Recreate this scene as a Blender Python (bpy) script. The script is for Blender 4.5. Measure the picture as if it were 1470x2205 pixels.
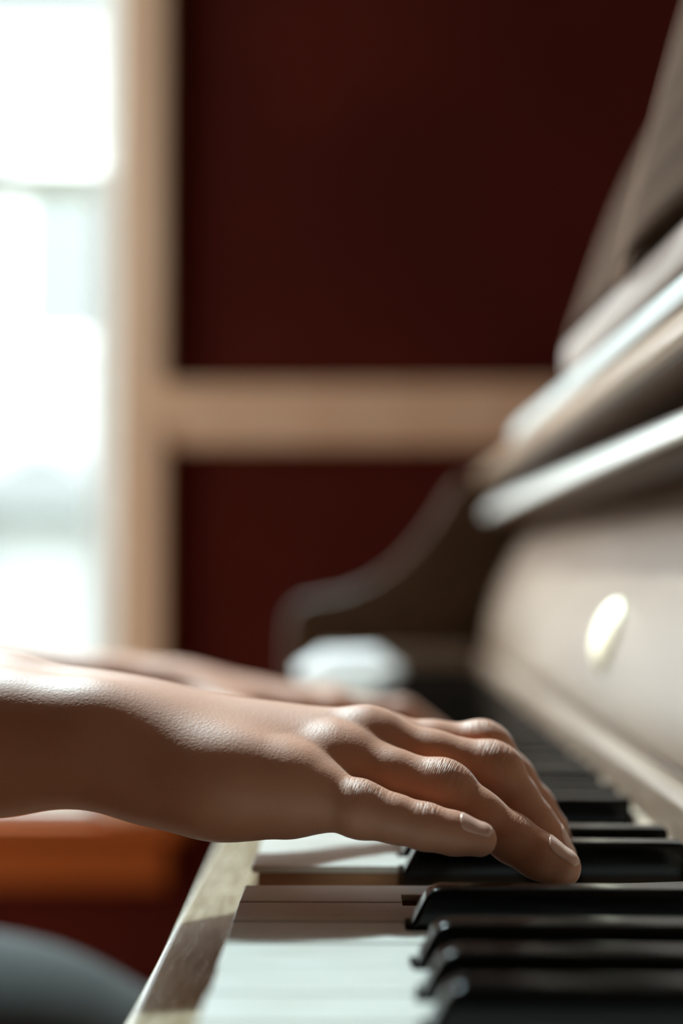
import bpy, bmesh, math, random
import numpy as np
from mathutils import Vector, Matrix

for _o in list(bpy.data.objects):
    bpy.data.objects.remove(_o)
random.seed(4)
SC = bpy.context.scene
COL = SC.collection
R = math.radians
KZ = 0.735                       # height of the white key tops above the floor; z below is measured from the key tops

# ------------------------------------------------------------------ camera
CAM_Z = 0.1035
cam_data = bpy.data.cameras.new('camera')
cam = bpy.data.objects.new('camera', cam_data)
COL.objects.link(cam)
cam.location = (0, 0, CAM_Z + KZ)
cam.rotation_euler = (R(90 + 2.197), 0, R(0.655))
cam_data.sensor_width = 36
cam_data.lens = 50
cam_data.clip_start = 0.01
cam_data.dof.use_dof = True
cam_data.dof.focus_distance = 0.440
cam_data.dof.aperture_fstop = 2.8
cam_data.dof.aperture_blades = 8
SC.camera = cam
FPX = 50 / 36 * 2205

# ------------------------------------------------------------------ view, sky, sun, daylight
SC.view_settings.view_transform = 'Standard'
SC.view_settings.look = 'None'
SC.view_settings.exposure = 0.0
SC.view_settings.gamma = 1.0
SC.view_settings.use_curve_mapping = False
SC.cycles.max_bounces = 8
SC.cycles.diffuse_bounces = 5
SC.cycles.transparent_max_bounces = 8
SC.cycles.caustics_reflective = False
SC.cycles.caustics_refractive = False
SC.cycles.sample_clamp_indirect = 4.0

world = bpy.data.worlds.new('sky')
SC.world = world
world.use_nodes = True
wn = world.node_tree.nodes
wn['Background'].inputs[0].default_value = (0.93, 0.97, 1.0, 1)
wn['Background'].inputs[1].default_value = 10.0

SUN_ELEV, SUN_AZ = 48.5, 26.0          # azimuth: degrees to the left of straight ahead
sun_data = bpy.data.lights.new('sun', 'SUN')
sun_data.energy = 6.2
sun_data.angle = R(3.0)
sun_data.color = (0.80, 1.0, 1.05)
sun = bpy.data.objects.new('sun', sun_data)
COL.objects.link(sun)
_to_sun = Vector((-math.sin(R(SUN_AZ)) * math.cos(R(SUN_ELEV)), math.cos(R(SUN_AZ)) * math.cos(R(SUN_ELEV)), math.sin(R(SUN_ELEV))))
sun.rotation_euler = _to_sun.to_track_quat('Z', 'Y').to_euler()
sun.location = (-2, 5, 6)

def portal(name, loc, normal, sx, sy):
    """lets Cycles sample the sky through a window opening"""
    d = bpy.data.lights.new(name, 'AREA')
    d.shape = 'RECTANGLE'
    d.size, d.size_y = sx, sy
    d.cycles.is_portal = True
    o = bpy.data.objects.new(name, d)
    COL.objects.link(o)
    o.location = loc
    o.rotation_euler = Vector(normal).to_track_quat('-Z', 'Y').to_euler()
    return o
portal('daylight_far_window', (-0.95, 2.36, 1.45 + KZ), (0, -1, 0), 1.2, 3.6)
portal('daylight_added_window', (-2.46, 1.515, 1.275 + KZ), (1, 0, 0), 1.2, 3.5)  # sky portal for the added, unseen side window

# ------------------------------------------------------------------ materials
MATS = {}
def mat(name, col, rough=0.5, spec=0.5, coat=0.0, metal=0.0):
    m = bpy.data.materials.new(name)
    m.use_nodes = True
    b = m.node_tree.nodes['Principled BSDF']
    b.inputs['Base Color'].default_value = (*col, 1)
    b.inputs['Roughness'].default_value = rough
    b.inputs['Specular IOR Level'].default_value = spec
    b.inputs['Coat Weight'].default_value = coat
    b.inputs['Coat Roughness'].default_value = 0.15
    b.inputs['Metallic'].default_value = metal
    MATS[name] = m
    return m

def node(m, kind, **kw):
    n = m.node_tree.nodes.new(kind)
    for k, v in kw.items():
        setattr(n, k, v)
    return n

def link(m, a, b):
    m.node_tree.links.new(a, b)

def noisy(m, c1, c2, scale=(1, 1, 1), nscale=5.0, detail=4.0, bump=0.0, lo=0.35, hi=0.65, rough=None, bdist=0.001):
    b = m.node_tree.nodes['Principled BSDF']
    tc = node(m, 'ShaderNodeTexCoord')
    mp = node(m, 'ShaderNodeMapping')
    mp.inputs['Scale'].default_value = scale
    nz = node(m, 'ShaderNodeTexNoise')
    nz.inputs['Scale'].default_value = nscale
    nz.inputs['Detail'].default_value = detail
    cr = node(m, 'ShaderNodeValToRGB')
    cr.color_ramp.elements[0].position = lo
    cr.color_ramp.elements[1].position = hi
    cr.color_ramp.elements[0].color = (*c1, 1)
    cr.color_ramp.elements[1].color = (*c2, 1)
    link(m, tc.outputs['Object'], mp.inputs['Vector'])
    link(m, mp.outputs['Vector'], nz.inputs['Vector'])
    link(m, nz.outputs['Fac'], cr.inputs['Fac'])
    link(m, cr.outputs['Color'], b.inputs['Base Color'])
    if bump:
        bp = node(m, 'ShaderNodeBump')
        bp.inputs['Strength'].default_value = bump
        bp.inputs['Distance'].default_value = bdist
        link(m, nz.outputs['Fac'], bp.inputs['Height'])
        link(m, bp.outputs['Normal'], b.inputs['Normal'])
    if rough:
        mr = node(m, 'ShaderNodeMapRange')
        mr.inputs['To Min'].default_value = rough[0]
        mr.inputs['To Max'].default_value = rough[1]
        link(m, nz.outputs['Fac'], mr.inputs['Value'])
        link(m, mr.outputs['Result'], b.inputs['Roughness'])
    return m

noisy(mat('red_wall', (0.1, 0.015, 0.01), 0.85, 0.1), (0.062, 0.0068, 0.003), (0.082, 0.0097, 0.0043), nscale=3)
noisy(mat('room_paint', (0.5, 0.42, 0.34), 0.85, 0.2), (0.46, 0.38, 0.30), (0.53, 0.45, 0.37), nscale=2)
noisy(mat('ceiling_paint', (0.7, 0.66, 0.6), 0.9, 0.2), (0.68, 0.64, 0.58), (0.73, 0.69, 0.63), nscale=2)
noisy(mat('trim_wood', (0.72, 0.5, 0.34), 0.4), (0.88, 0.61, 0.40), (0.95, 0.69, 0.47), (3, 3, 0.4), 6)
noisy(mat('sill_wood', (0.5, 0.2, 0.07), 0.7, 0.1), (0.36, 0.085, 0.016), (0.44, 0.115, 0.024), (0.4, 3, 3), 6)
noisy(mat('sash_paint', (0.72, 0.74, 0.72), 0.45), (0.70, 0.72, 0.70), (0.75, 0.77, 0.75), nscale=4)
noisy(mat('floor_wood', (0.3, 0.15, 0.07), 0.4), (0.20, 0.08, 0.028), (0.29, 0.13, 0.05), (6, 0.4, 1), 4)
noisy(mat('piano_wood', (0.36, 0.22, 0.12), 0.33, 0.5, 0.3), (0.30, 0.17, 0.085), (0.42, 0.26, 0.15), (14, 0.8, 14), 7, rough=(0.25, 0.42))
noisy(mat('fallboard_wood', (0.5, 0.36, 0.24), 0.4, 0.25, 0.0), (0.215, 0.145, 0.10), (0.26, 0.18, 0.127), (10, 1.0, 10), 6, rough=(0.34, 0.48))
noisy(mat('slip_wood', (0.36, 0.24, 0.12), 0.3, 0.6, 0.2), (0.27, 0.20, 0.12), (0.41, 0.33, 0.22), (60, 7, 60), 7, 8, bump=0.25, bdist=0.0004, rough=(0.14, 0.36))
noisy(mat('dark_wood', (0.10, 0.05, 0.025), 0.5, 0.16), (0.06, 0.028, 0.013), (0.11, 0.055, 0.026), (10, 1, 10), 6)
noisy(mat('key_wood', (0.36, 0.19, 0.10), 0.6, 0.3), (0.28, 0.14, 0.07), (0.42, 0.23, 0.12), (4, 30, 30), 9)
noisy(mat('ivory', (0.82, 0.79, 0.73), 0.28, 0.5), (0.56, 0.545, 0.50), (0.61, 0.60, 0.56), (9, 60, 9), 4, rough=(0.22, 0.4))
noisy(mat('ebony', (0.012, 0.012, 0.011), 0.2, 0.2), (0.002, 0.002, 0.0018), (0.006, 0.0056, 0.0048), (6, 120, 60), 6, rough=(0.09, 0.2))
noisy(mat('felt', (0.5, 0.4, 0.32), 0.95, 0.1), (0.46, 0.36, 0.28), (0.56, 0.45, 0.36), nscale=400)
noisy(mat('white_paper', (0.8, 0.8, 0.78), 0.7, 0.3), (0.50, 0.49, 0.47), (0.56, 0.55, 0.53), nscale=8)
mat('brass', (0.95, 0.88, 0.70), 0.62, 0.5, 0, 1.0)
noisy(mat('pale_varnish', (0.6, 0.55, 0.5), 0.4, 0.5, 0.2), (0.76, 0.72, 0.66), (0.84, 0.80, 0.75), (10, 1, 10), 6)
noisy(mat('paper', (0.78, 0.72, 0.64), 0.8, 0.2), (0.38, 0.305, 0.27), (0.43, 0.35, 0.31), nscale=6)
noisy(mat('denim', (0.055, 0.06, 0.062), 0.85, 0.3), (0.038, 0.043, 0.044), (0.068, 0.073, 0.073), nscale=500, bump=0.3, bdist=0.0006)
noisy(mat('shirt_cotton', (0.09, 0.09, 0.10), 0.9, 0.2), (0.08, 0.08, 0.09), (0.11, 0.11, 0.12), nscale=300)
noisy(mat('hair', (0.05, 0.03, 0.018), 0.5, 0.4), (0.03, 0.018, 0.01), (0.08, 0.045, 0.025), (60, 60, 4), 5, bump=0.5, bdist=0.002)
noisy(mat('leather', (0.03, 0.02, 0.016), 0.5, 0.4), (0.025, 0.017, 0.013), (0.04, 0.027, 0.02), nscale=60)
noisy(mat('nail', (0.68, 0.40, 0.32), 0.26, 0.6), (0.66, 0.38, 0.30), (0.72, 0.44, 0.35), nscale=60)
noisy(mat('siding', (0.40, 0.41, 0.41), 0.8, 0.2), (0.34, 0.35, 0.35), (0.39, 0.40, 0.40), (0.2, 0.2, 9), 3)
noisy(mat('roof_shingle', (0.24, 0.25, 0.25), 0.9, 0.2), (0.16, 0.17, 0.17), (0.19, 0.20, 0.20), nscale=20)
noisy(mat('hedge_leaf', (0.10, 0.16, 0.10), 0.8, 0.2), (0.08, 0.13, 0.085), (0.13, 0.2, 0.13), nscale=14)
noisy(mat('lawn', (0.10, 0.13, 0.07), 0.95, 0.1), (0.08, 0.11, 0.06), (0.13, 0.16, 0.09), nscale=9)

def cloth_mat():
    m = mat('white_cloth', (0.8, 0.82, 0.82), 0.9, 0.1)
    noisy(m, (0.93, 0.94, 0.94), (0.96, 0.97, 0.97), nscale=400, bump=0.3, bdist=0.0006)
    b = m.node_tree.nodes['Principled BSDF']                 # light soaks through the soft white folds
    b.inputs['Subsurface Weight'].default_value = 1.0
    b.inputs['Subsurface Radius'].default_value = (1.0, 1.0, 1.0)
    b.inputs['Subsurface Scale'].default_value = 0.022
cloth_mat()

def glass_mat():
    m = bpy.data.materials.new('window_glass')
    m.use_nodes = True
    nt = m.node_tree
    nt.nodes.remove(nt.nodes['Principled BSDF'])
    tr = node(m, 'ShaderNodeBsdfTransparent')
    tr.inputs[0].default_value = (0.96, 0.985, 0.98, 1)
    gl = node(m, 'ShaderNodeBsdfGlossy')
    gl.inputs['Roughness'].default_value = 0.02
    mx = node(m, 'ShaderNodeMixShader')
    mx.inputs[0].default_value = 0.05
    link(m, tr.outputs[0], mx.inputs[1])
    link(m, gl.outputs[0], mx.inputs[2])
    link(m, mx.outputs[0], nt.nodes['Material Output'].inputs['Surface'])
    MATS['window_glass'] = m
glass_mat()

def staff_mat():
    """printed music: five-line staves with note heads between them"""
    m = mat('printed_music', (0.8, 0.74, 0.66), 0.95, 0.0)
    b = m.node_tree.nodes['Principled BSDF']
    tc = node(m, 'ShaderNodeTexCoord')
    sep = node(m, 'ShaderNodeSeparateXYZ')
    link(m, tc.outputs['UV'], sep.inputs[0])
    def M(op, a, bb=None, c=None):
        n = node(m, 'ShaderNodeMath', operation=op)
        for i, v in enumerate((a, bb, c)):
            if v is None: continue
            if isinstance(v, (int, float)): n.inputs[i].default_value = v
            else: link(m, v, n.inputs[i])
        return n.outputs[0]
    u, v = sep.outputs[0], sep.outputs[1]
    st = M('FRACT', M('MULTIPLY', v, 9.0))                 # nine staves up the page
    inst = M('LESS_THAN', st, 0.5)
    ln = M('LESS_THAN', M('FRACT', M('MULTIPLY', st, 10.0)), 0.16)
    line = M('MULTIPLY', inst, ln)
    vor = node(m, 'ShaderNodeTexVoronoi')
    mp = node(m, 'ShaderNodeMapping')
    mp.inputs['Scale'].default_value = (26, 46, 1)
    link(m, tc.outputs['UV'], mp.inputs[0])
    link(m, mp.outputs[0], vor.inputs['Vector'])
    dot = M('MULTIPLY', inst, M('LESS_THAN', vor.outputs['Distance'], 0.2))
    marg = M('MULTIPLY', M('GREATER_THAN', u, 0.08), M('LESS_THAN', u, 0.92))
    ink = M('MULTIPLY', marg, M('MAXIMUM', line, dot))
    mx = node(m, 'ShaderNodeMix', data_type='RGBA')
    mx.inputs[6].default_value = (0.10, 0.066, 0.050, 1)  # paper tone darkened to carry the shade lying on the pages
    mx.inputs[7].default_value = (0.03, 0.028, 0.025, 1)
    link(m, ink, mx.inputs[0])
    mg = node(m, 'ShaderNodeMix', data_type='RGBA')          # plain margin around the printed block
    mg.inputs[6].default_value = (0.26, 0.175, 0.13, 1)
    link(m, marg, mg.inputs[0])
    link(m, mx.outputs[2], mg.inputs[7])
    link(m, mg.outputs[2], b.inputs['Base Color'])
staff_mat()

def skin_mat():
    m = mat('skin', (0.5, 0.26, 0.17), 0.54, 0.6)
    noisy(m, (0.49, 0.208, 0.115), (0.565, 0.262, 0.155), nscale=26, lo=0.3, hi=0.7)
    b = m.node_tree.nodes['Principled BSDF']
    b.inputs['Subsurface Weight'].default_value = 0.22
    b.inputs['Sheen Weight'].default_value = 0.22
    b.inputs['Sheen Roughness'].default_value = 0.35
    b.inputs['Subsurface Radius'].default_value = (1.0, 0.35, 0.2)
    b.inputs['Subsurface Scale'].default_value = 0.004
    tc = node(m, 'ShaderNodeTexCoord')
    nz = node(m, 'ShaderNodeTexNoise')
    nz.inputs['Scale'].default_value = 900
    nz.inputs['Detail'].default_value = 3
    link(m, tc.outputs['Object'], nz.inputs['Vector'])
    vo = node(m, 'ShaderNodeTexVoronoi', feature='DISTANCE_TO_EDGE')
    vo.inputs['Scale'].default_value = 700
    link(m, tc.outputs['Object'], vo.inputs['Vector'])
    wa = node(m, 'ShaderNodeAttribute', attribute_name='wrinkle')
    ws = node(m, 'ShaderNodeAttribute', attribute_name='along')
    nz2 = node(m, 'ShaderNodeTexNoise')
    nz2.inputs['Scale'].default_value = 170
    def M(op, a, bb=None, c=None):
        n = node(m, 'ShaderNodeMath', operation=op)
        for i, v in enumerate((a, bb, c)):
            if v is None: continue
            if isinstance(v, (int, float)): n.inputs[i].default_value = v
            else: link(m, v, n.inputs[i])
        return n.outputs[0]
    sp = node(m, 'ShaderNodeSeparateXYZ')
    link(m, tc.outputs['Object'], sp.inputs[0])
    cb = node(m, 'ShaderNodeCombineXYZ')
    link(m, M('MULTIPLY', ws.outputs['Fac'], 0.95), cb.inputs[0])
    link(m, M('MULTIPLY', sp.outputs[1], 130.0), cb.inputs[1])
    link(m, M('MULTIPLY', sp.outputs[2], 60.0), cb.inputs[2])
    link(m, cb.outputs[0], nz2.inputs['Vector'])
    nz2.inputs['Scale'].default_value = 1.0
    nz2.inputs['Detail'].default_value = 2.5
    ridge = M('ABSOLUTE', M('SUBTRACT', nz2.outputs['Fac'], 0.5))
    wave = M('MULTIPLY', M('MINIMUM', M('MULTIPLY', ridge, 7.0), 1.0), wa.outputs['Fac'])
    pores = M('ADD', M('MULTIPLY', nz.outputs['Fac'], 0.5), M('MULTIPLY', vo.outputs['Distance'], 0.5))
    h = M('ADD', M('MULTIPLY', wave, 0.62), M('MULTIPLY', pores, 0.40))
    bp = node(m, 'ShaderNodeBump')
    bp.inputs['Strength'].default_value = 0.6
    bp.inputs['Distance'].default_value = 0.0006
    link(m, h, bp.inputs['Height'])
    link(m, bp.outputs['Normal'], b.inputs['Normal'])
skin_mat()

# ------------------------------------------------------------------ object helpers
TOP = []
def tag(o, label=None, cat=None, group=None, kind=None):
    if label: o['label'] = label
    if cat: o['category'] = cat
    if group: o['group'] = group
    if kind: o['kind'] = kind
    return o

def add_obj(name, me, mats, parent=None, smooth=False, bevel=0.0, segs=2):
    o = bpy.data.objects.new(name, me)
    COL.objects.link(o)
    if not isinstance(mats, (list, tuple)): mats = [mats]
    if not me.materials:
        for k in mats: me.materials.append(MATS[k])
    if parent: o.parent = parent
    else: TOP.append(o)
    if smooth:
        me.polygons.foreach_set('use_smooth', [True] * len(me.polygons))
    if bevel:
        b = o.modifiers.new('bevel', 'BEVEL')
        b.width = bevel; b.segments = segs; b.limit_method = 'ANGLE'; b.angle_limit = R(35)
        me.polygons.foreach_set('use_smooth', [True] * len(me.polygons))
        w = o.modifiers.new('wn', 'WEIGHTED_NORMAL'); w.keep_sharp = False
    return o

def empty(name, loc=(0, 0, 0)):
    o = bpy.data.objects.new(name, None)
    COL.objects.link(o)
    o.location = loc
    o.empty_display_size = 0.05
    TOP.append(o)
    return o

class MB:
    def __init__(s): s.v = []; s.f = []; s.m = []
    def box(s, x0, x1, y0, y1, z0, z1, mi=0):
        n = len(s.v)
        s.v += [(x, y, z) for z in (z0, z1) for y in (y0, y1) for x in (x0, x1)]
        q = [(0, 2, 3, 1), (4, 5, 7, 6), (0, 1, 5, 4), (2, 6, 7, 3), (0, 4, 6, 2), (1, 3, 7, 5)]
        s.f += [tuple(n + i for i in t) for t in q]; s.m += [mi] * 6
    def prism(s, outline, lo, hi, axis='z', mi=0):
        """outline: list of 2-D points; swept along axis from lo to hi"""
        n = len(s.v); k = len(outline)
        def P(p, t):
            if axis == 'z': return (p[0], p[1], t)
            if axis == 'y': return (p[0], t, p[1])
            return (t, p[0], p[1])
        s.v += [P(p, lo) for p in outline] + [P(p, hi) for p in outline]
        s.f.append(tuple(n + i for i in range(k)))
        s.f.append(tuple(n + k + i for i in reversed(range(k))))
        for i in range(k):
            j = (i + 1) % k
            s.f.append((n + i, n + k + i, n + k + j, n + j))
        s.m += [mi] * (k + 2)
    def lathe(s, prof, origin, axis, seg=24, mi=0):
        """prof: (radius, height) pairs along axis"""
        ax = Vector(axis).normalized()
        t = ax.orthogonal().normalized(); b = ax.cross(t)
        n = len(s.v); o = Vector(origin)
        for r, h in prof:
            for i in range(seg):
                a = 2 * math.pi * i / seg
                s.v.append(tuple(o + ax * h + (t * math.cos(a) + b * math.sin(a)) * r))
        for j in range(len(prof) - 1):
            for i in range(seg):
                k = (i + 1) % seg
                s.f.append((n + j * seg + i, n + j * seg + k, n + (j + 1) * seg + k, n + (j + 1) * seg + i)); s.m.append(mi)
        s.f.append(tuple(n + i for i in reversed(range(seg)))); s.m.append(mi)
        s.f.append(tuple(n + (len(prof) - 1) * seg + i for i in range(seg))); s.m.append(mi)
    def mesh(s, name, fix=True):
        me = bpy.data.meshes.new(name)
        me.from_pydata(s.v, [], s.f)
        me.polygons.foreach_set('material_index', s.m)
        if fix:
            bm = bmesh.new(); bm.from_mesh(me)
            bmesh.ops.recalc_face_normals(bm, faces=bm.faces)
            bm.to_mesh(me); bm.free()
        return me
    def build(s, name, mats, parent=None, **kw):
        return add_obj(name, s.mesh(name), mats, parent, **kw)

def struct(name, mb, mats, parent=None, **kw):
    o = mb.build(name, mats, parent, **kw)
    if parent is None: o['kind'] = 'structure'
    return o

# ------------------------------------------------------------------ the room
WY = 2.20                                         # inner face of the far wall
WX0, WX1 = -1.52, -0.374                          # far window opening
WZ0, WZ1 = -0.276, 3.15
XL, XR, YB, ZC, ZF = -2.4, 0.72, -2.0, 3.5, -KZ
b = MB(); b.box(XL - .1, XR + .1, YB - .1, WY + .14, ZF - .1, ZF); struct('floor', b, 'floor_wood')
b = MB(); b.box(XL - .1, XR + .1, YB - .1, WY + .14, ZC, ZC + .1); struct('ceiling', b, 'ceiling_paint')
b = MB()
b.box(WX1, XR, WY, WY + .14, ZF, ZC)
b.box(XL, WX0, WY, WY + .14, ZF, ZC)
b.box(WX0, WX1, WY, WY + .14, ZF, WZ0)
b.box(WX0, WX1, WY, WY + .14, WZ1, ZC)
struct('wall_far', b, 'red_wall')
SY0, SY1, SZ0, SZ1 = 0.92, 2.11, -0.45, 3.0
b = MB()
b.box(XL - .1, XL, YB, SY0, ZF, ZC); b.box(XL - .1, XL, SY1, WY + .14, ZF, ZC)
b.box(XL - .1, XL, SY0, SY1, ZF, SZ0); b.box(XL - .1, XL, SY0, SY1, SZ1, ZC)
struct('wall_left', b, 'red_wall')
b = MB(); b.box(XR, XR + .1, YB, WY + .14, ZF, ZC); struct('wall_right', b, 'red_wall')
b = MB(); b.box(XL, XR, YB - .1, YB, ZF, ZC); struct('wall_back', b, 'red_wall')

# chair rail and baseboard on the far wall
b = MB()
prof = [(WY, .288), (WY - .012, .290), (WY - .016, .305), (WY - .020, .318), (WY - .024, .345), (WY - .022, .362),
        (WY - .030, .372), (WY - .030, .384), (WY, .386)]
b.prism(prof, -0.297, XR, 'x'); struct('trim_1', b, 'trim_wood')
b = MB(); b.box(-0.297, XR, WY - .018, WY, ZF, ZF + .15); b.box(XL, WX0 - .08, WY - .018, WY, ZF, ZF + .15)
struct('baseboard_far', b, 'trim_wood')

# far window: double hung sash, casing, stool and apron
wroot = empty('window_1', (0, 0, 0)); wroot['kind'] = 'structure'
b = MB()
cw = .078
b.box(WX1, WX1 + cw, WY - .022, WY, WZ0, WZ1 + cw); b.box(WX0 - cw, WX0, WY - .022, WY, WZ0, WZ1 + cw)
b.box(WX0, WX1, WY - .022, WY, WZ1, WZ1 + cw)
b.build('casing', 'trim_wood', wroot, bevel=.006)
b = MB(); b.box(WX0 - .10, WX1 + .115, WY - .032, WY + .05, WZ0 - .032, WZ0)
b.box(WX0 - .08, WX1 + .085, WY - .022, WY, WZ0 - .108, WZ0 - .032)
b.build('window_sill', 'sill_wood', wroot, bevel=.006)
b = MB(); b.box(WX1 - .006, WX1, WY, WY + .14, WZ0, WZ1); b.box(WX0, WX0 + .006, WY, WY + .14, WZ0, WZ1)
b.box(WX0, WX1, WY, WY + .14, WZ1 - .006, WZ1)
b.build('jamb', 'sash_paint', wroot)
MEET = .722
def sash(y0, y1, z0, z1, st, lo, hi, name):
    f = MB()
    f.box(WX1 - st, WX1 - .006, y0, y1, z0, z1); f.box(WX0 + .006, WX0 + st, y0, y1, z0, z1)
    f.box(WX0 + st, WX1 - st, y0, y1, z0, z0 + lo); f.box(WX0 + st, WX1 - st, y0, y1, z1 - hi, z1)
    o = f.build('sash', 'sash_paint', wroot, bevel=.004)
    g = MB(); ym = (y0 + y1) / 2
    g.box(WX0 + st, WX1 - st, ym - .002, ym + .002, z0 + lo, z1 - hi)
    g.build('pane', 'window_glass', o)
sash(WY + .045, WY + .080, WZ0, MEET + .018, .050, .012, .036, 'lower')
sash(WY + .085, WY + .120, MEET - .018, WZ1 - .006, .047, .036, .05, 'upper')

# unseen side window added in the left wall to brighten trim and panels
sroot = empty('added_side_window', (0, 0, 0)); sroot['kind'] = 'structure'
b = MB()
b.box(XL, XL + .022, SY0 - cw, SY0, SZ0, SZ1 + cw); b.box(XL, XL + .022, SY1, SY1 + cw, SZ0, SZ1 + cw)
b.box(XL, XL + .022, SY0, SY1, SZ1, SZ1 + cw); b.build('casing', 'trim_wood', sroot)
b = MB(); b.box(XL - .04, XL + .08, SY0 - .1, SY1 + .1, SZ0 - .03, SZ0); b.build('window_sill', 'sill_wood', sroot)
b = MB()
b.box(XL - .07, XL - .03, SY0, SY0 + .05, SZ0, SZ1); b.box(XL - .07, XL - .03, SY1 - .05, SY1, SZ0, SZ1)
b.box(XL - .07, XL - .03, SY0, SY1, SZ0, SZ0 + .05); b.box(XL - .07, XL - .03, SY0, SY1, SZ1 - .05, SZ1)
b.box(XL - .07, XL - .03, SY0, SY1, MEET - .02, MEET + .02)
o = b.build('sash', 'sash_paint', sroot)
g = MB(); g.box(XL - .052, XL - .048, SY0 + .05, SY1 - .05, SZ0 + .05, SZ1 - .05); g.build('pane', 'window_glass', o)

# ------------------------------------------------------------------ the upright piano
piano = empty('upright_piano', (0, 0, 0))
tag(piano, 'old golden-brown upright piano with worn ivory keys and an opened fallboard', 'piano')
YBASS = 1.336
PITCH = 0.0235
KF, KB, KT = -0.0365, 0.015, 0.118        # key front, black key front, end under the nameboard
NW = 52
letters = 'ABCDEFG'
YTREB = YBASS - NW * PITCH
blacks = {}                               # seam index -> centre Y
for n in range(1, NW):
    lo, hi = letters[(n - 1) % 7], letters[n % 7]
    off = {('A', 'B'): -.0035, ('C', 'D'): .003, ('D', 'E'): -.003, ('F', 'G'): .0035, ('G', 'A'): 0.0}.get((lo, hi))
    if off is not None:
        blacks[n] = YBASS - n * PITCH + off
PIV = 0.24
def press(me, depth, x_at):
    a = depth / (PIV - x_at)
    me.transform(Matrix.Translation((PIV, 0, 0)) @ Matrix.Rotation(-a, 4, 'Y') @ Matrix.Translation((-PIV, 0, 0)))

WHITE_DOWN = {36: .0085}
RAISED = {35: .0012}
BLACK_DOWN = {38: .0072, 34: .0075}
rk = random.Random(11)
for i in range(NW):
    y1 = YBASS - i * PITCH - .00045
    y0 = YBASS - (i + 1) * PITCH + .00045
    t1 = min(y1, blacks[i] - .0070) if i in blacks else y1
    t0 = max(y0, blacks[i + 1] + .0070) if (i + 1) in blacks else y0
    def outline(e, fr):
        return [(fr, y0 - e), (KB - .001, y0 - e), (KB - .001, t0 - e), (KT, t0 - e), (KT, t1 + e), (KB - .001, t1 + e), (KB - .001, y1 + e), (fr, y1 + e)]
    def clean(ol):
        out = []
        for p in ol:
            if not out or (abs(p[0] - out[-1][0]) > 1e-7 or abs(p[1] - out[-1][1]) > 1e-7): out.append(p)
        res = []
        for k in range(len(out)):
            a_, b_, c_ = out[k - 1], out[k], out[(k + 1) % len(out)]
            if abs((b_[0] - a_[0]) * (c_[1] - b_[1]) - (b_[1] - a_[1]) * (c_[0] - b_[0])) > 1e-12: res.append(b_)
        return res
    m = MB()
    m.prism(clean(outline(-.0004, KF + .0022)), -.019, -.0024, 'z', 1)
    m.prism(clean(outline(0, KF)), -.0024, 0, 'z', 0)
    me = m.mesh('white_key')
    if i in WHITE_DOWN: press(me, WHITE_DOWN[i], 0.0)
    else: me.transform(Matrix.Translation((rk.uniform(-.0004, .0004), 0, rk.uniform(-.0003, .0003) + RAISED.get(i, 0))))
    add_obj('white_key', me, ['ivory', 'key_wood'], piano, bevel=.0006, segs=2)
for n, yc in blacks.items():
    prof = [(KB, -.010), (KB, .0004), (KB + .0012, .0028), (KB + .0042, .0082), (KB + .0049, .0093), (KB + .0059, .0102), (KB + .0071, .0108), (KB + .0085, .0112), (KB + .0105, .0113), (KT - .008, .0108), (KT - .008, -.010)]
    bm = bmesh.new()
    rings = []
    for sgn in (-1, 1):
        ring = []
        for (x, z) in prof:
            hw = .0056 if z < .0005 else .0056 - .0009 * min(1, z / .0122)
            ring.append(bm.verts.new((x, yc + sgn * hw, z)))
        rings.append(ring)
    k = len(prof)
    bm.faces.new(rings[0]); bm.faces.new(list(reversed(rings[1])))
    for j in range(k):
        bm.faces.new((rings[0][j], rings[1][j], rings[1][(j + 1) % k], rings[0][(j + 1) % k]))
    bmesh.ops.recalc_face_normals(bm, faces=bm.faces)
    me = bpy.data.meshes.new('black_key'); bm.to_mesh(me); bm.free()
    if n in BLACK_DOWN: press(me, BLACK_DOWN[n], 0.06)
    add_obj('black_key', me, 'ebony', piano, bevel=.0017, segs=4)

# key slip (the front rail), keybed, key blocks
b = MB()
b.prism([(-.062, -.115), (-.062, -.0185), (-.0605, -.0160), (-.058, -.0150), (-.0405, -.0150), (-.0385, -.0165), (-.0385, -.115)], YTREB - .045, YBASS + .045, 'y')
b.build('key_slip', 'slip_wood', piano, bevel=.0015, segs=3)
b = MB(); b.box(-.0385, .42, YTREB - .045, YBASS + .045, -.125, -.045); b.build('keybed', 'dark_wood', piano, bevel=.003)
b = MB(); b.box(-.034, .112, YTREB - .002, YBASS + .002, -.045, -.030); b.build('key_frame', 'felt', piano)
for (ya, yb) in ((YBASS + .0015, YBASS + .045), (YTREB - .045, YTREB - .0015)):
    b = MB()
    b.prism([(-.0385, -.045), (-.0385, .018), (-.034, .024), (-.026, .026), (.112, .026), (.112, -.045)], ya, yb, 'y')
    b.build('key_block', 'fallboard_wood', piano, bevel=.003, segs=3)
# name board strip behind the keys, felt, fallboard
b = MB()
b.prism([(.1135, .004), (.1120, .020), (.1155, .0245), (.122, .025), (.150, .025), (.150, .004)], YTREB, YBASS, 'y')
b.build('name_board', 'fallboard_wood', piano, bevel=.0015)
b = MB(); b.box(.1105, .150, YTREB, YBASS, .0005, .0040); b.build('name_board_felt', 'felt', piano)
b = MB(); b.prism([(.1195, .0250), (.1185, .0262), (.1195, .0276), (.140, .0276), (.140, .0250)], YTREB + .002, YBASS - .002, 'y')
b.build('bead', 'dark_wood', piano)
b = MB()
pan = []
for k in range(15):
    t = k / 14
    pan.append((.1195 + .037 * t ** 1.9, .0278 + .102 * t))
b.prism(pan + [(x + .018, z + .003) for (x, z) in reversed(pan)], YTREB + .002, YBASS - .002, 'y')
fall = b.build('fallboard', 'fallboard_wood', piano, bevel=.0015)
b = MB()
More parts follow.
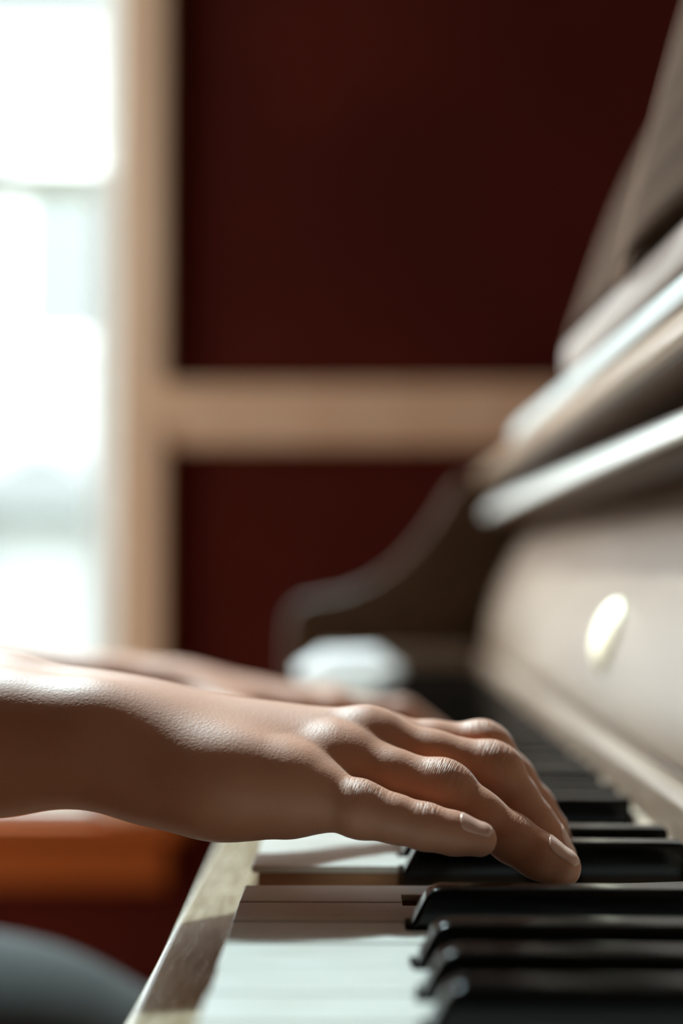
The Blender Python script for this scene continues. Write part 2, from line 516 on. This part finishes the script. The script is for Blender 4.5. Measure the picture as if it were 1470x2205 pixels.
b.prism([(.158, .128), (.168, .1462), (.125, .1462), (.1215, .1500), (.30, .1500), (.30, .128)], YTREB + .002, YBASS - .002, 'y')
b.build('fallboard_rail', 'dark_wood', fall)
b = MB()
b.prism([(.1185, .1500), (.1178, .1518), (.1190, .1545), (.1220, .1592), (.1270, .1640), (.1330, .1672), (.140, .1685), (.30, .1685), (.30, .1498)], YTREB + .002, YBASS - .002, 'y')
b.build('fallboard_lip', 'pale_varnish', fall, bevel=.0006)
b = MB()
kx, kz = .1195 + .037 * .40 ** 1.9, .0278 + .102 * .40
b.lathe([(.0185, 0), (.0185, .0015), (.0165, .0036), (.0130, .0058), (.0090, .0073), (.0045, .0082), (.0005, .0085)], (kx + .001, .716, kz), (-.96, 0, .28))
b.build('knob', 'brass', fall, smooth=True)
# music shelf above, with a moulded front edge, and the cabinet behind
b = MB()
b.prism([(.1165, .1840), (.1150, .1855), (.1146, .1890), (.1150, .1925), (.1160, .1950), (.1180, .1965), (.34, .1965), (.34, .1840)], YTREB - .03, YBASS + .03, 'y')
b.build('music_shelf', 'piano_wood', piano, bevel=.0012)
b = MB(); b.box(.1215, .32, YTREB - .03, YBASS + .03, .1822, .1842); b.build('shelf_batten', 'dark_wood', piano)
b = MB(); b.box(.30, .62, YTREB - .03, YBASS + .03, -.125, .1795); b.box(.34, .62, YTREB - .03, YBASS + .03, .1795, .46)
b.build('upper_cabinet', 'dark_wood', piano, bevel=.004)
b = MB(); b.box(.31, .64, YTREB - .06, YBASS + .06, .46, .485); b.build('cabinet_lid', 'piano_wood', piano, bevel=.006)
b = MB(); b.box(.30, .58, YTREB - .02, YBASS + .02, ZF + .05, -.125); b.build('lower_panel', 'piano_wood', piano, bevel=.004)
for ya in (YTREB - .09, YBASS + .045):
    b = MB(); b.box(.08, .62, ya, ya + .045, ZF, -.125); b.build('side_panel', 'piano_wood', piano, bevel=.004)
# scrolled arms at both ends of the keyboard
def arm_profile(pts):
    return pts
bass = [(-.062, -.125), (-.070, -.10), (-.070, .040), (-.066, .060), (-.056, .070), (-.040, .0735), (-.015, .078), (.010, .088), (.034, .104), (.055, .125), (.074, .150), (.090, .176), (.100, .19), (.30, .20), (.30, -.125)]
treb = [(-.062, -.125), (-.070, -.10), (-.070, .020), (-.066, .030), (-.056, .036), (.03, .040), (.06, .06), (.080, .090), (.096, .13), (.102, .17), (.108, .19), (.30, .20), (.30, -.125)]
b = MB(); b.prism(bass, YBASS + .045, YBASS + .090, 'y'); b.build('arm', 'dark_wood', piano, bevel=.006, segs=3)
b = MB(); b.prism(treb, YTREB - .090, YTREB - .045, 'y'); b.build('arm', 'dark_wood', piano, bevel=.006, segs=3)
# music desk leaning against the cabinet
b = MB()
b.prism([(.173, .1970), (.268, .445), (.280, .445), (.187, .1970)], .46, .86, 'y')
b.build('music_desk', 'dark_wood', piano, bevel=.003)

# ------------------------------------------------------------------ sheet music on the desk
def page_mesh(name, y0, y1, x0, lean, curl, height, bow, z0=.2068, thick=.0004, nu=14, nv=20):
    """a sheet standing on the shelf, leaning back; x grows with height, bowed along its width"""
    bm = bmesh.new(); uvl = bm.loops.layers.uv.new('UVMap')
    grid = [[None] * (nv + 1) for _ in range(nu + 1)]
    uvs = {}
    for side in (0, 1):
        g = [[None] * (nv + 1) for _ in range(nu + 1)]
        for i in range(nu + 1):
            s = i / nu
            for j in range(nv + 1):
                t = j / nv
                a = lean + curl * t * t
                x = x0 + math.tan(lean) * height * t * .98 + curl * height * t ** 4 * .9 + bow * math.sin(math.pi * s) + side * thick
                z = z0 + height * (t - .10 * curl * t ** 4)
                v = bm.verts.new((x, y0 + (y1 - y0) * s, z))
                uvs[v] = (s, t)
                g[i][j] = v
        for i in range(nu):
            for j in range(nv):
                q = (g[i][j], g[i + 1][j], g[i + 1][j + 1], g[i][j + 1])
                f = bm.faces.new(q if side else tuple(reversed(q)))
                for l in f.loops: l[uvl].uv = uvs[l.vert]
        grid = g if side == 0 else grid
        if side == 0: front = g
        else: back = g
    for i in range(nu):
        bm.faces.new((front[i][0], back[i][0], back[i + 1][0], front[i + 1][0]))
        bm.faces.new((front[i + 1][nv], back[i + 1][nv], back[i][nv], front[i][nv]))
    for j in range(nv):
        bm.faces.new((front[0][j + 1], back[0][j + 1], back[0][j], front[0][j]))
        bm.faces.new((front[nu][j], back[nu][j], back[nu][j + 1], front[nu][j + 1]))
    bmesh.ops.recalc_face_normals(bm, faces=bm.faces)
    me = bpy.data.meshes.new(name); bm.to_mesh(me); bm.free()
    return me
b = MB()
b.prism([(.1165, .1968), (.1155, .2000), (.1165, .2040), (.1190, .2090), (.1225, .2130), (.1270, .2148), (.172, .2150), (.172, .1968)], .40, 1.07, 'y')
sheets = b.build('sheet_bundle', 'white_paper', None, bevel=.001)
tag(sheets, 'long bundle of bright white sheets lying on the music shelf', 'paper')
b = MB()
b.prism([(.1215, .2153), (.1205, .2190), (.1210, .2300), (.1230, .2340), (.1270, .2362), (.172, .2362), (.172, .2153)], .43, .832, 'y')
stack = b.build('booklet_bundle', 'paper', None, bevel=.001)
tag(stack, 'pinkish bundle of folded booklets between the white sheets and the open book', 'paper')
book = empty('music_book', (.13, .68, .2372))
tag(book, 'open book of sheet music leaning on the piano music desk', 'sheet music')
specs = [(.672, .862, .1265, R(19), .17, .182, -.004), (.674, .853, .1300, R(20.5), .12, .180, -.003),
         (.500, .668, .1205, R(14), .05, .190, -.005), (.502, .664, .1240, R(16), .07, .188, -.003),
         (.505, .660, .1290, R(19), .06, .185, -.002)]
for (a_, b_, x0, ln, cu, hh, bw) in specs:
    me = page_mesh('page', a_, b_, x0, ln, cu, hh, bw, z0=.2372)
    me.transform(Matrix.Translation((-.13, -.68, -.2372)))
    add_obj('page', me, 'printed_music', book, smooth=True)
b = MB()
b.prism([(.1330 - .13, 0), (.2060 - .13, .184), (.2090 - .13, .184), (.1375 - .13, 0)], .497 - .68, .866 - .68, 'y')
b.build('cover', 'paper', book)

# ------------------------------------------------------------------ figure: smooth blended surfaces on a grid
Rm = Matrix.Rotation(R(0.655), 3, 'Z') @ Matrix.Rotation(R(92.197), 3, 'X')     # the direction the figure was measured from
def P(u, v, ymm):
    """a point of the figure: where the ray at (u, v) meets the plane Y = ymm"""
    d = Rm @ Vector(((u - 735) / FPX, -(v - 1102.5) / FPX, -1))
    k = ymm / 1000 / d.y
    return np.array((d.x * k, d.y * k, d.z * k + 0.1035))

def cone_d(x, y, z, a, b_, ra, rb):
    ba = b_ - a
    l2 = max(float(ba @ ba), 1e-12)
    t = ((x - a[0]) * ba[0] + (y - a[1]) * ba[1] + (z - a[2]) * ba[2]) / l2
    t = np.clip(t, 0, 1)
    dx = x - a[0] - t * ba[0]; dy = y - a[1] - t * ba[1]; dz = z - a[2] - t * ba[2]
    return np.sqrt(dx * dx + dy * dy + dz * dz) - (ra + (rb - ra) * t)

def smin(a, b_, k):
    h = np.clip(k - np.abs(a - b_), 0, None) / k
    return np.minimum(a, b_) - h * h * k * .25

BIG = 1.0
class Field:
    """groups: lists of (a, b, ra, rb); each group blended with its own k, all groups blended with k_join"""
    def __init__(s): s.body = []; s.fingers = []; s.kb = .009; s.kf = .0030; s.kff = .0009; s.kj = .0065; s.sub = []
    def at(s, x, y, z):
        d = None
        for c in s.body:
            e = cone_d(x, y, z, *c); d = e if d is None else smin(d, e, s.kb)
        F = None
        for fg in s.fingers:
            f = None
            for c in fg:
                e = cone_d(x, y, z, *c); f = e if f is None else smin(f, e, s.kf)
            F = f if F is None else smin(F, f, s.kff)
        if F is not None: d = smin(d, F, s.kj)
        return d
    def bounds(s, pad):
        pr = s.body + [c for fg in s.fingers for c in fg]
        lo = np.min([np.minimum(a, b_) - max(ra, rb) for a, b_, ra, rb in pr], 0) - pad
        hi = np.max([np.maximum(a, b_) + max(ra, rb) for a, b_, ra, rb in pr], 0) + pad
        return lo, hi
    def fill(s, ax):
        n = [len(a) for a in ax]
        def local(prims, k, base, pad):
            D = base
            for (a, b_, ra, rb) in prims:
                r = max(ra, rb) + pad
                p0 = np.minimum(a, b_) - r; p1 = np.maximum(a, b_) + r
                i0 = [np.searchsorted(ax[q], p0[q]) for q in range(3)]; i1 = [np.searchsorted(ax[q], p1[q]) for q in range(3)]
                if any(i1[q] <= i0[q] for q in range(3)): continue
                sl = tuple(slice(i0[q], i1[q]) for q in range(3))
                e = cone_d(ax[0][sl[0], None, None], ax[1][None, sl[1], None], ax[2][None, None, sl[2]], a, b_, ra, rb)
                D[sl] = smin(D[sl], e, k)
            return D
        D = local(s.body, s.kb, np.full(n, BIG, np.float32), .004 + s.kb)
        F = None
        for fg in s.fingers:
            f = local(fg, s.kf, np.full(n, BIG, np.float32), .010)
            F = f if F is None else smin(F, f, s.kff)
        if F is not None: D = smin(D, F, s.kj)
        return D

def axis(*parts):
    """grid lines: (start, step) pairs, last one (end, None)"""
    out = []
    for (a, h), (b_, _) in zip(parts[:-1], parts[1:]):
        n = max(1, int(round((b_ - a) / h)))
        out += list(a + (b_ - a) * np.arange(n) / n)
    return np.array(out + [parts[-1][0]])

def compose(ax, items):
    """items: (field, k): all fields blended one after another into one volume"""
    D = np.full([len(a) for a in ax], BIG, np.float32)
    for F, k in items:
        lo, hi = F.bounds(.03)
        sl = tuple(slice(max(0, np.searchsorted(ax[q], lo[q]) - 1), np.searchsorted(ax[q], hi[q]) + 1) for q in range(3))
        D[sl] = smin(D[sl], F.fill([ax[q][sl[q]] for q in range(3)]), k)
    D[0] = D[-1] = BIG * .01
    D[:, 0] = D[:, -1] = BIG * .01
    D[:, :, 0] = D[:, :, -1] = BIG * .01
    return D

def surface_nets(D, ax):
    S = D < 0
    n = np.array(D.shape) - 1
    cnt = np.zeros(n, np.int8)
    for dx in (0, 1):
        for dy in (0, 1):
            for dz in (0, 1):
                cnt += S[dx:dx + n[0], dy:dy + n[1], dz:dz + n[2]]
    cells = np.argwhere((cnt > 0) & (cnt < 8))
    idx = np.full(n, -1, np.int32)
    idx[tuple(cells.T)] = np.arange(len(cells))
    acc = np.zeros((len(cells), 3)); num = np.zeros(len(cells))
    corners = [(i, j, k) for i in (0, 1) for j in (0, 1) for k in (0, 1)]
    for a in corners:
        for axis in range(3):
            if a[axis]: continue
            b_ = list(a); b_[axis] = 1
            da = D[tuple((cells + a).T)]; db = D[tuple((cells + b_).T)]
            m = (da < 0) != (db < 0)
            den = np.where(m, da - db, 1.0)
            t = np.where(m, da / den, 0)
            p = np.repeat(np.array([a], float), len(cells), 0); p[:, axis] += t
            acc[m] += p[m]; num[m] += 1
    T = acc / num[:, None]
    V = np.stack([ax[q][cells[:, q]] + T[:, q] * (ax[q][cells[:, q] + 1] - ax[q][cells[:, q]]) for q in range(3)], 1)
    quads = []
    for axis in range(3):
        o1, o2 = (axis + 1) % 3, (axis + 2) % 3
        sl0 = [slice(None)] * 3; sl1 = [slice(None)] * 3
        sl0[axis] = slice(0, -1); sl1[axis] = slice(1, None)
        A, B = S[tuple(sl0)], S[tuple(sl1)]
        for flip, msk in ((False, A & ~B), (True, ~A & B)):
            e = np.argwhere(msk)
            e = e[(e[:, o1] > 0) & (e[:, o2] > 0) & (e[:, o1] < D.shape[o1] - 1) & (e[:, o2] < D.shape[o2] - 1)]
            if not len(e): continue
            q = []
            for (s1, s2) in ((0, 0), (-1, 0), (-1, -1), (0, -1)):
                c = e.copy(); c[:, o1] += s1; c[:, o2] += s2
                q.append(idx[tuple(c.T)])
            q = np.stack(q, 1)
            if flip: q = q[:, ::-1]
            quads.append(q)
    Q = np.concatenate(quads)[:, ::-1]
    return V, Q

def relax(V, Q, it=2, lam=.5, mask=None):
    n = len(V)
    e = np.concatenate([Q[:, [0, 1]], Q[:, [1, 2]], Q[:, [2, 3]], Q[:, [3, 0]]])
    e = np.concatenate([e, e[:, ::-1]])
    deg = np.bincount(e[:, 0], minlength=n).astype(float)
    for _ in range(it):
        for l in ((lam, -lam * 1.03) if mask is None else (lam,)):
            a = np.stack([np.bincount(e[:, 0], V[e[:, 1], k], n) for k in range(3)], 1) / deg[:, None]
            V = V + l * (a - V) * (1 if mask is None else mask[:, None])
    return V

def np_mesh(name, V, Q):
    me = bpy.data.meshes.new(name)
    me.vertices.add(len(V)); me.loops.add(len(Q) * 4); me.polygons.add(len(Q))
    me.vertices.foreach_set('co', V.astype(np.float32).ravel())
    me.loops.foreach_set('vertex_index', Q.astype(np.int32).ravel())
    me.polygons.foreach_set('loop_start', np.arange(0, len(Q) * 4, 4, dtype=np.int32))
    me.polygons.foreach_set('use_smooth', np.ones(len(Q), bool))
    me.update(calc_edges=True)
    me.validate()
    return me

mm = lambda x, y, z: np.array((x, y, z)) / 1000.0

# ---- right hand skeleton (joint centres with radii in mm)
HAND = {
    'forearm': [((200, 1597, 457), (0, 1600, 460), 20.0, 23.0), ((200, 1567, 485), (0, 1547, 493), 19.3, 22.5)],
}
def px(t): return P(*t)
r_wu, r_wr = px((200, 1597, 457)), px((200, 1567, 485))
r_fu, r_fr = px((0, 1600, 460)), px((0, 1547, 493))
elbow_r = mm(-345, 497, 62)
elbow_dir = elbow_r

def build_hand(T, k):
    """T maps right-hand coordinates to the wanted hand"""
    F = Field()
    m = .001
    def c(a, b_, ra, rb): return (T(px(a) if len(a) == 3 and a[0] > -5000 else a), T(px(b_)), ra * m, rb * m)
    B = F.body
    B.append(c((200, 1597, 457), (0, 1600, 460), 19.6, 22.6))
    B.append(c((200, 1567, 485), (0, 1547, 493), 18.8, 22.2))
    # forearm on towards the elbow
    B.append((T(r_fu), T(elbow_r + mm(60, -14, -2)), .0226, .036))
    B.append((T(r_fr), T(elbow_r + mm(60, 10, 4)), .0222, .036))
    # wrist to carpals
    B.append(c((200, 1597, 457), (320, 1610, 458), 19.0, 17.0))
    B.append(c((200, 1567, 485), (320, 1573, 483), 18.4, 16.5))
    # heel of the palm
    B.append(c((318, 1663, 452), (470, 1692, 447), 17.0, 16.5))
    B.append(c((470, 1692, 447), (610, 1707, 445), 16.5, 13.0))
    # metacarpals
    B.append(c((300, 1615, 458), (620, 1697, 445), 15.0, 11.6))
    B.append(c((300, 1592, 468), (728, 1650, 459), 14.5, 11.4))
    B.append(c((300, 1576, 478), (795, 1606, 472), 14.5, 11.2))
    B.append(c((300, 1570, 488), (815, 1612, 487), 14.5, 11.0))
    # palm and ball of the thumb
    B.append(c((360, 1680, 470), (640, 1702, 472), 16, 10))
    B.append(c((330, 1650, 495), (500, 1690, 512), 17, 14))
    fingers = {
        'pinky': [(618, 1700, 445, 11.2), (690, 1718, 441, 9.3), (778, 1745, 437, 8.2), (848, 1763, 435, 7.0), (915, 1780, 433, 6.7), (975, 1794, 432, 6.1), (1032, 1807, 431, 5.2)],
        'ring': [(725, 1652, 459, 11.0), (840, 1676, 455, 9.2), (955, 1702, 451, 8.9), (1030, 1755, 449, 7.5), (1103, 1806, 448, 7.3), (1158, 1842, 447, 6.9), (1207, 1868, 446, 6.3)],
        'middle': [(795, 1608, 472, 11.2), (930, 1636, 469, 9.2), (1060, 1662, 467, 9.1), (1105, 1720, 467, 7.7), (1142, 1772, 467, 7.5), (1172, 1812, 467, 7.0), (1198, 1846, 467, 6.5)],
        'index': [(812, 1612, 487, 11.0), (930, 1612, 486, 9.2), (1040, 1614, 485, 8.9), (1100, 1676, 487, 7.6), (1146, 1740, 489, 7.4), (1174, 1786, 490, 6.9), (1196, 1824, 491, 6.3)],
    }
    joints = {}
    for nm, pts in fingers.items():
        pp = [(T(P(u, v, y)), r * m) for (u, v, y, r) in pts]
        F.fingers.append([(pp[i][0], pp[i + 1][0], pp[i][1], pp[i + 1][1]) for i in range(len(pp) - 1)])
        joints[nm] = pp
    th = [(mm(-64, 503, 38), 14.5), (mm(-32, 531, 31), 11.5), (mm(-10, 542, 27), 9.8), (mm(6, 548, 23), 9.6), (mm(23, 551, 17.5), 8.6), (mm(37, 552, 12.5), 7.2)]
    pp = [(T(p), r * m) for p, r in th]
    F.fingers.append([(pp[i][0], pp[i + 1][0], pp[i][1], pp[i + 1][1]) for i in range(len(pp) - 1)])
    joints['thumb'] = pp
    # knuckle caps and extensor tendons on the back of the hand
    for nm, up in (('pinky', 2.5), ('ring', 2.6), ('middle', 2.4), ('index', 2.2)):
        p0 = joints[nm][0][0]; r0 = joints[nm][0][1]
        q = p0 + np.array((-.001, 0, up * m))
        F.fingers[['pinky', 'ring', 'middle', 'index'].index(nm)].append((q, q + np.array((.004, 0, -.0004)), r0 - .0015, r0 - .0025))
        pj, rj = joints[nm][2]
        dq = pj + np.array((-.001, 0, .0012))
        F.fingers[['pinky', 'ring', 'middle', 'index'].index(nm)].append((dq, dq + np.array((.003, 0, -.0012)), rj - .0006, rj - .0012))
    return F, joints

def hand_attrs(me, V, joints):
    """weights for the creases over the finger joints"""
    n = len(V)
    W = np.zeros(n); A = np.zeros(n)
    for nm, pp in joints.items():
        if nm == 'thumb': continue
        for jn, (ji, width, amp) in enumerate(((2, .0062, 1.0), (4, .0036, .9), (0, .009, .18))):
            p = pp[ji][0]; a = pp[max(ji - 1, 0)][0]; b_ = pp[ji + 1][0]
            d = (b_ - a) / np.linalg.norm(b_ - a)
            up = np.array((0, 0, 1.0)) - d * d[2]; up /= np.linalg.norm(up)
            rel = V - p
            s = rel @ d
            rad = rel - np.outer(s, d)
            rl = np.linalg.norm(rad, axis=1)
            dors = np.clip((rad @ up) / np.maximum(rl, 1e-6) * 1.4 - .1, 0, 1)
            near = np.clip(1 - (rl - pp[ji][1]) / .005, 0, 1) * (rl < pp[ji][1] + .006)
            w = amp * np.exp(-(s / width) ** 2) * dors * near
            m_ = w > W
            W[m_] = w[m_]; A[m_] = s[m_] * 1000
    return W, A

def T_right(p): return p
def T_left(p):
    return np.array((p[0] - .018, .800 - (p[1] - .472), .0040 + (p[2] - .007) * (.66 - .16 * np.clip((p[0] + .09) / .11, 0, 1))))

FR, JR = build_hand(T_right, 1)
FL, JL = build_hand(T_left, 1)
# the rest of the body: arms up to the shoulders, trunk, neck and head (under the clothes and outside the picture)
HC = mm(-560, 655, 610)
sh_r, sh_l = mm(-600, 475, 385), mm(-600, 835, 385)
el_r, el_l = elbow_r + mm(-30, -2, 5), T_left(elbow_r) + mm(-30, 2, 5)
FB = Field(); FB.kb = .02
FB.body = [(elbow_r + mm(60, -2, 1), el_r, .034, .040), (T_left(elbow_r + mm(60, -2, 1)), el_l, .034, .040),
           (el_r, sh_r, .038, .050), (el_l, sh_l, .038, .050),
           (sh_r, mm(-605, 560, 330), .050, .090), (sh_l, mm(-605, 750, 330), .050, .090), (mm(-605, 560, 330), mm(-605, 750, 330), .090, .090),
           (mm(-615, 590, 200), mm(-615, 720, 200), .090, .090), (mm(-615, 655, 330), mm(-620, 655, -60), .09, .09),
           (mm(-605, 655, 390), mm(-610, 655, 430), .06, .062)]
FH = Field(); FH.kb = .012
FH.body = [(HC + mm(0, 0, 30), HC + mm(-18, 0, 36), .080, .082), (HC + mm(28, 0, -50), HC + mm(20, 0, -78), .052, .042),
           (HC + mm(-25, 0, -80), mm(-610, 655, 430), .055, .062), (HC + mm(72, 0, -12), HC + mm(92, 0, -32), .009, .013),
           (HC + mm(70, -20, -70), HC + mm(70, 20, -70), .011, .011), (HC + mm(-8, -82, -6), HC + mm(-12, -86, -30), .012, .008),
           (HC + mm(-8, 82, -6), HC + mm(-12, 86, -30), .012, .008)]
AX = [axis((-.74, .008), (-.50, .005), (-.43, .008), (-.30, .004), (-.15, .00095), (.090, None)),
      axis((.38, .005), (.420, .00095), (.570, .005), (.690, .0015), (.862, .005), (.96, None)),
      axis((-.18, .008), (-.008, .00095), (.105, .006), (.50, .005), (.74, None))]
D = compose(AX, [(FR, .001), (FL, .001), (FB, .012), (FH, .012)])
V, Q = surface_nets(D, AX); D = None
V = relax(V, Q, 3)
# soften wrist, back and heel of the hands, keep the fingers crisp
right = V[:, 1] < .63
back = np.where(right, V[:, 1], .472 - (V[:, 1] - .800))
xx = np.where(right, V[:, 0], V[:, 0] + .018)
front = np.interp(back, [.444, .459, .472, .487, .51, .54], [-.030, -.015, -.005, -.003, -.035, -.060])
mask = np.clip((front - xx) / .014, 0, 1)
V = relax(V, Q, 220, .5, mask)
body = np_mesh('person', V, Q)
W1, A1 = hand_attrs(None, V, JR)
W2, A2 = hand_attrs(None, V, JL)
A1 = np.where(W2 > W1, A2, A1); W1 = np.maximum(W1, W2)
for nm, arr in (('wrinkle', W1), ('along', A1)):
    at = body.attributes.new(nm, 'FLOAT', 'POINT')
    at.data.foreach_set('value', arr.astype(np.float32))
person = add_obj('person', body, 'skin')
tag(person, 'person playing the piano with bare forearms, both hands on the keys', 'person')

# nails: thin curved plates resting on the finger tips
def nail(F, a, b_, r, dors, length, width, name='fingernail'):
    ax = (b_ - a) / np.linalg.norm(b_ - a)
    dn = np.array(dors, float); dn -= ax * (dn @ ax); dn /= np.linalg.norm(dn)
    sd = np.cross(ax, dn)
    nu, nv = 14, 12
    tip = b_ + ax * r * .70
    P0 = []
    for i in range(nu + 1):
        t = i / nu
        for j in range(nv + 1):
            s = -1 + 2 * j / nv
            w = width * .5 * (1 - .16 * max(0, (.25 - t) / .25) ** 2)
            back = length * (1 - t) * (1 - .10 * s * s * (1 - t))
            front = .10 * length * s * s * t
            ang = s * w / r * .92
            base = tip - ax * (back + front)
            dirn = dn * math.cos(ang) + sd * math.sin(ang)
            o = base + dirn * r * 1.7
            P0.append((o, -dirn))
    O = np.array([p[0] for p in P0]); Dr = np.array([p[1] for p in P0])
    t = np.zeros(len(O))
    for _ in range(40):
        q = O + Dr * t[:, None]
        d = F.at(q[:, 0], q[:, 1], q[:, 2])
        t += d * .9
        t = np.minimum(t, r * 2.2)
    S = O + Dr * t[:, None]
    S = S - Dr * .00012
    bot = S + Dr * .0008
    n = len(S)
    Vv = np.concatenate([S, bot])
    f = []
    W = nv + 1
    for i in range(nu):
        for j in range(nv):
            a0 = i * W + j
            f.append((a0, a0 + 1, a0 + W + 1, a0 + W)); f.append((n + a0, n + a0 + W, n + a0 + W + 1, n + a0 + 1))
    for j in range(nv):
        f.append((j, n + j, n + j + 1, j + 1)); k0 = nu * W + j; f.append((k0, k0 + 1, n + k0 + 1, n + k0))
    for i in range(nu):
        a0 = i * W; f.append((a0, a0 + W, n + a0 + W, n + a0)); a1 = a0 + nv; f.append((a1, n + a1, n + a1 + W, a1 + W))
    bm = bmesh.new()
    vs = [bm.verts.new(v) for v in Vv]
    for q in f: bm.faces.new([vs[i] for i in q])
    bmesh.ops.recalc_face_normals(bm, faces=bm.faces)
    me = bpy.data.meshes.new(name); bm.to_mesh(me); bm.free()
    add_obj(name, me, 'nail', person, smooth=True)
for F, J, sg in ((FR, JR, 1), (FL, JL, -1)):
    nail(F, J['pinky'][-2][0], J['pinky'][-1][0], J['pinky'][-1][1], (.25, -.42 * sg, 1), .0105, .0088)
    nail(F, J['ring'][-2][0], J['ring'][-1][0], J['ring'][-1][1], (.6, -.30 * sg, .8), .0118, .0104)
    nail(F, J['middle'][-2][0], J['middle'][-1][0], J['middle'][-1][1], (.8, -.1 * sg, .6), .0120, .0108)
    nail(F, J['index'][-2][0], J['index'][-1][0], J['index'][-1][1], (.8, .1 * sg, .6), .0115, .0104)
    nail(F, J['thumb'][-2][0], J['thumb'][-1][0], J['thumb'][-1][1], (.3, .9 * sg, .5), .0125, .0118)

# clothing: shirt with sleeves pushed up, trousers, shoes; hair
def cloth(name, prims, m, lo, hi, h, k=.03, parent=None):
    F = Field(); F.kb = k; F.body = prims
    ax = [axis((lo[q], h), (hi[q], None)) for q in range(3)]
    V, Q = surface_nets(compose(ax, [(F, .001)]), ax); V = relax(V, Q, 2)
    return add_obj(name, np_mesh(name, V, Q), m, parent)
er, el = el_r, el_l
cloth('shirt', [
    (mm(-605, 560, 330), mm(-605, 750, 330), .105, .105), (mm(-615, 580, 200), mm(-615, 730, 200), .105, .105),
    (mm(-620, 590, 60), mm(-620, 720, 60), .110, .110), (mm(-620, 590, -70), mm(-620, 720, -70), .115, .115),
    (sh_r, er, .062, .050), (sh_l, el, .062, .050),
    (er, elbow_r + mm(85, -4, -2), .050, .0445), (el, T_left(elbow_r) + mm(85, 4, -2), .050, .0445),
], 'shirt_cotton', (-.78, .36, -.22), (-.20, .95, .48), .006, .04, person)
cloth('trousers', [
    (mm(-620, 600, -120), mm(-620, 715, -120), .105, .105),
    (mm(-600, 560, -135), mm(-330, 520, -178), .088, .078), (mm(-330, 520, -178), mm(-45, 505, -262), .078, .060),
    (mm(-600, 750, -130), mm(-330, 825, -155), .090, .080), (mm(-330, 825, -155), mm(-200, 838, -199), .080, .074), (mm(-200, 838, -199), mm(-40, 845, -246), .074, .062),
    (mm(-45, 505, -262), mm(-60, 505, -640), .060, .042), (mm(-40, 845, -240), mm(-50, 845, -640), .062, .042),
], 'denim', (-.76, .38, -.70), (.06, .95, .02), .006, .03, person)
for yy in (.505, .845):
    cloth('shoe', [(mm(-65, yy * 1000, -695), mm(60, yy * 1000, -703), .036, .030), (mm(60, yy * 1000, -703), mm(120, yy * 1000, -708), .036, .027),
                   (mm(-65, yy * 1000, -680), mm(-55, yy * 1000, -640), .040, .044)], 'leather', (-.14, yy - .07, -.734), (.18, yy + .07, -.58), .004, .015, person)
cloth('hair', [(HC + mm(-8, 0, 52), HC + mm(-36, 0, 30), .082, .086), (HC + mm(-60, -20, -20), HC + mm(-62, -20, -110), .055, .045), (HC + mm(-60, 20, -20), HC + mm(-62, 20, -110), .055, .045)],
      'hair', HC + mm(-160, -130, -190), HC + mm(120, 130, 160), .006, .02, person)

# a duster left folded on the lowest keys
FC = Field(); FC.kb = .012
FC.body = [(mm(-36, 1118, 11), mm(20, 1122, 11), .0105, .0105), (mm(-38, 1150, 12), mm(24, 1146, 12), .0115, .0115), (mm(-36, 1180, 12), mm(22, 1178, 12), .011, .011),
           (mm(-27, 1132, 25), mm(10, 1136, 26), .0105, .0105), (mm(-25, 1162, 25), mm(12, 1160, 27), .0105, .0105)]
ax = [axis((-.065, .002), (.055, None)), axis((1.09, .002), (1.21, None)), axis((-.006, .002), (.06, None))]
V, Q = surface_nets(compose(ax, [(FC, .001)]), ax); V = relax(V, Q, 3)
V[:, 2] = .0118 + np.maximum(V[:, 2], 0) * .66
duster = add_obj('cleaning_cloth', np_mesh('cleaning_cloth', V, Q), 'white_cloth')
tag(duster, 'folded white cloth lying on the lowest keys beyond the far hand', 'cloth')

# the bench
bench = empty('piano_bench', (-.62, .66, ZF))
tag(bench, 'dark wooden piano bench under the player', 'bench')
b = MB(); b.box(-.17, .17, -.36, .36, .440, .488); b.build('seat', 'leather', bench, bevel=.012, segs=3)
b = MB(); b.box(-.15, .15, -.33, .33, .385, .440); b.build('apron', 'dark_wood', bench, bevel=.004)
for sx in (-1, 1):
    for sy in (-1, 1):
        b = MB(); b.box(sx * .13 - .022, sx * .13 + .022, sy * .31 - .022, sy * .31 + .022, 0, .388); b.build('leg', 'dark_wood', bench, bevel=.004)

# ------------------------------------------------------------------ outside the window
b = MB(); b.box(-30, 14, WY + .16, 40, ZF - .45, ZF - .30); o = struct('ground_outside', b, 'lawn')
house = empty('neighbour_house', (-2.6, 9.2, ZF - .30))
tag(house, 'pale neighbouring house with a gabled porch seen through the bright window', 'house')
b = MB(); b.box(-.15, 4.6, 0, 3.5, 0, 4.9); b.build('wall', 'siding', house)
b = MB()
b.prism([(-.35, 4.9), (-.35, 5.02), (1.75, 6.0), (3.85, 5.02), (3.85, 4.9)], -.22, 4.8, 'x'); b.build('roof', 'roof_shingle', house)
b = MB(); b.prism([(-.12, 1.50), (.59, 1.90), (1.35, 1.45)], -.35, .02, 'y'); b.build('porch_gable', 'roof_shingle', house)
for xa in (-.10, 1.1):
    b = MB(); b.box(xa, xa + .15, -.3, -.15, 0, 1.50); b.build('porch_post', 'siding', house)
for (xa, za) in ((.35, 2.55), (2.4, .9), (2.4, 3.0)):
    b = MB(); b.box(xa, xa + .95, -.05, .01, za, za + 1.25); w = b.build('window', 'sash_paint', house)
    b = MB(); b.box(xa + .08, xa + .87, -.06, -.045, za + .08, za + 1.17); b.build('pane', 'roof_shingle', w)

# ------------------------------------------------------------------ lift everything so that the floor is at zero
for o in TOP:
    o.location.z += KZ
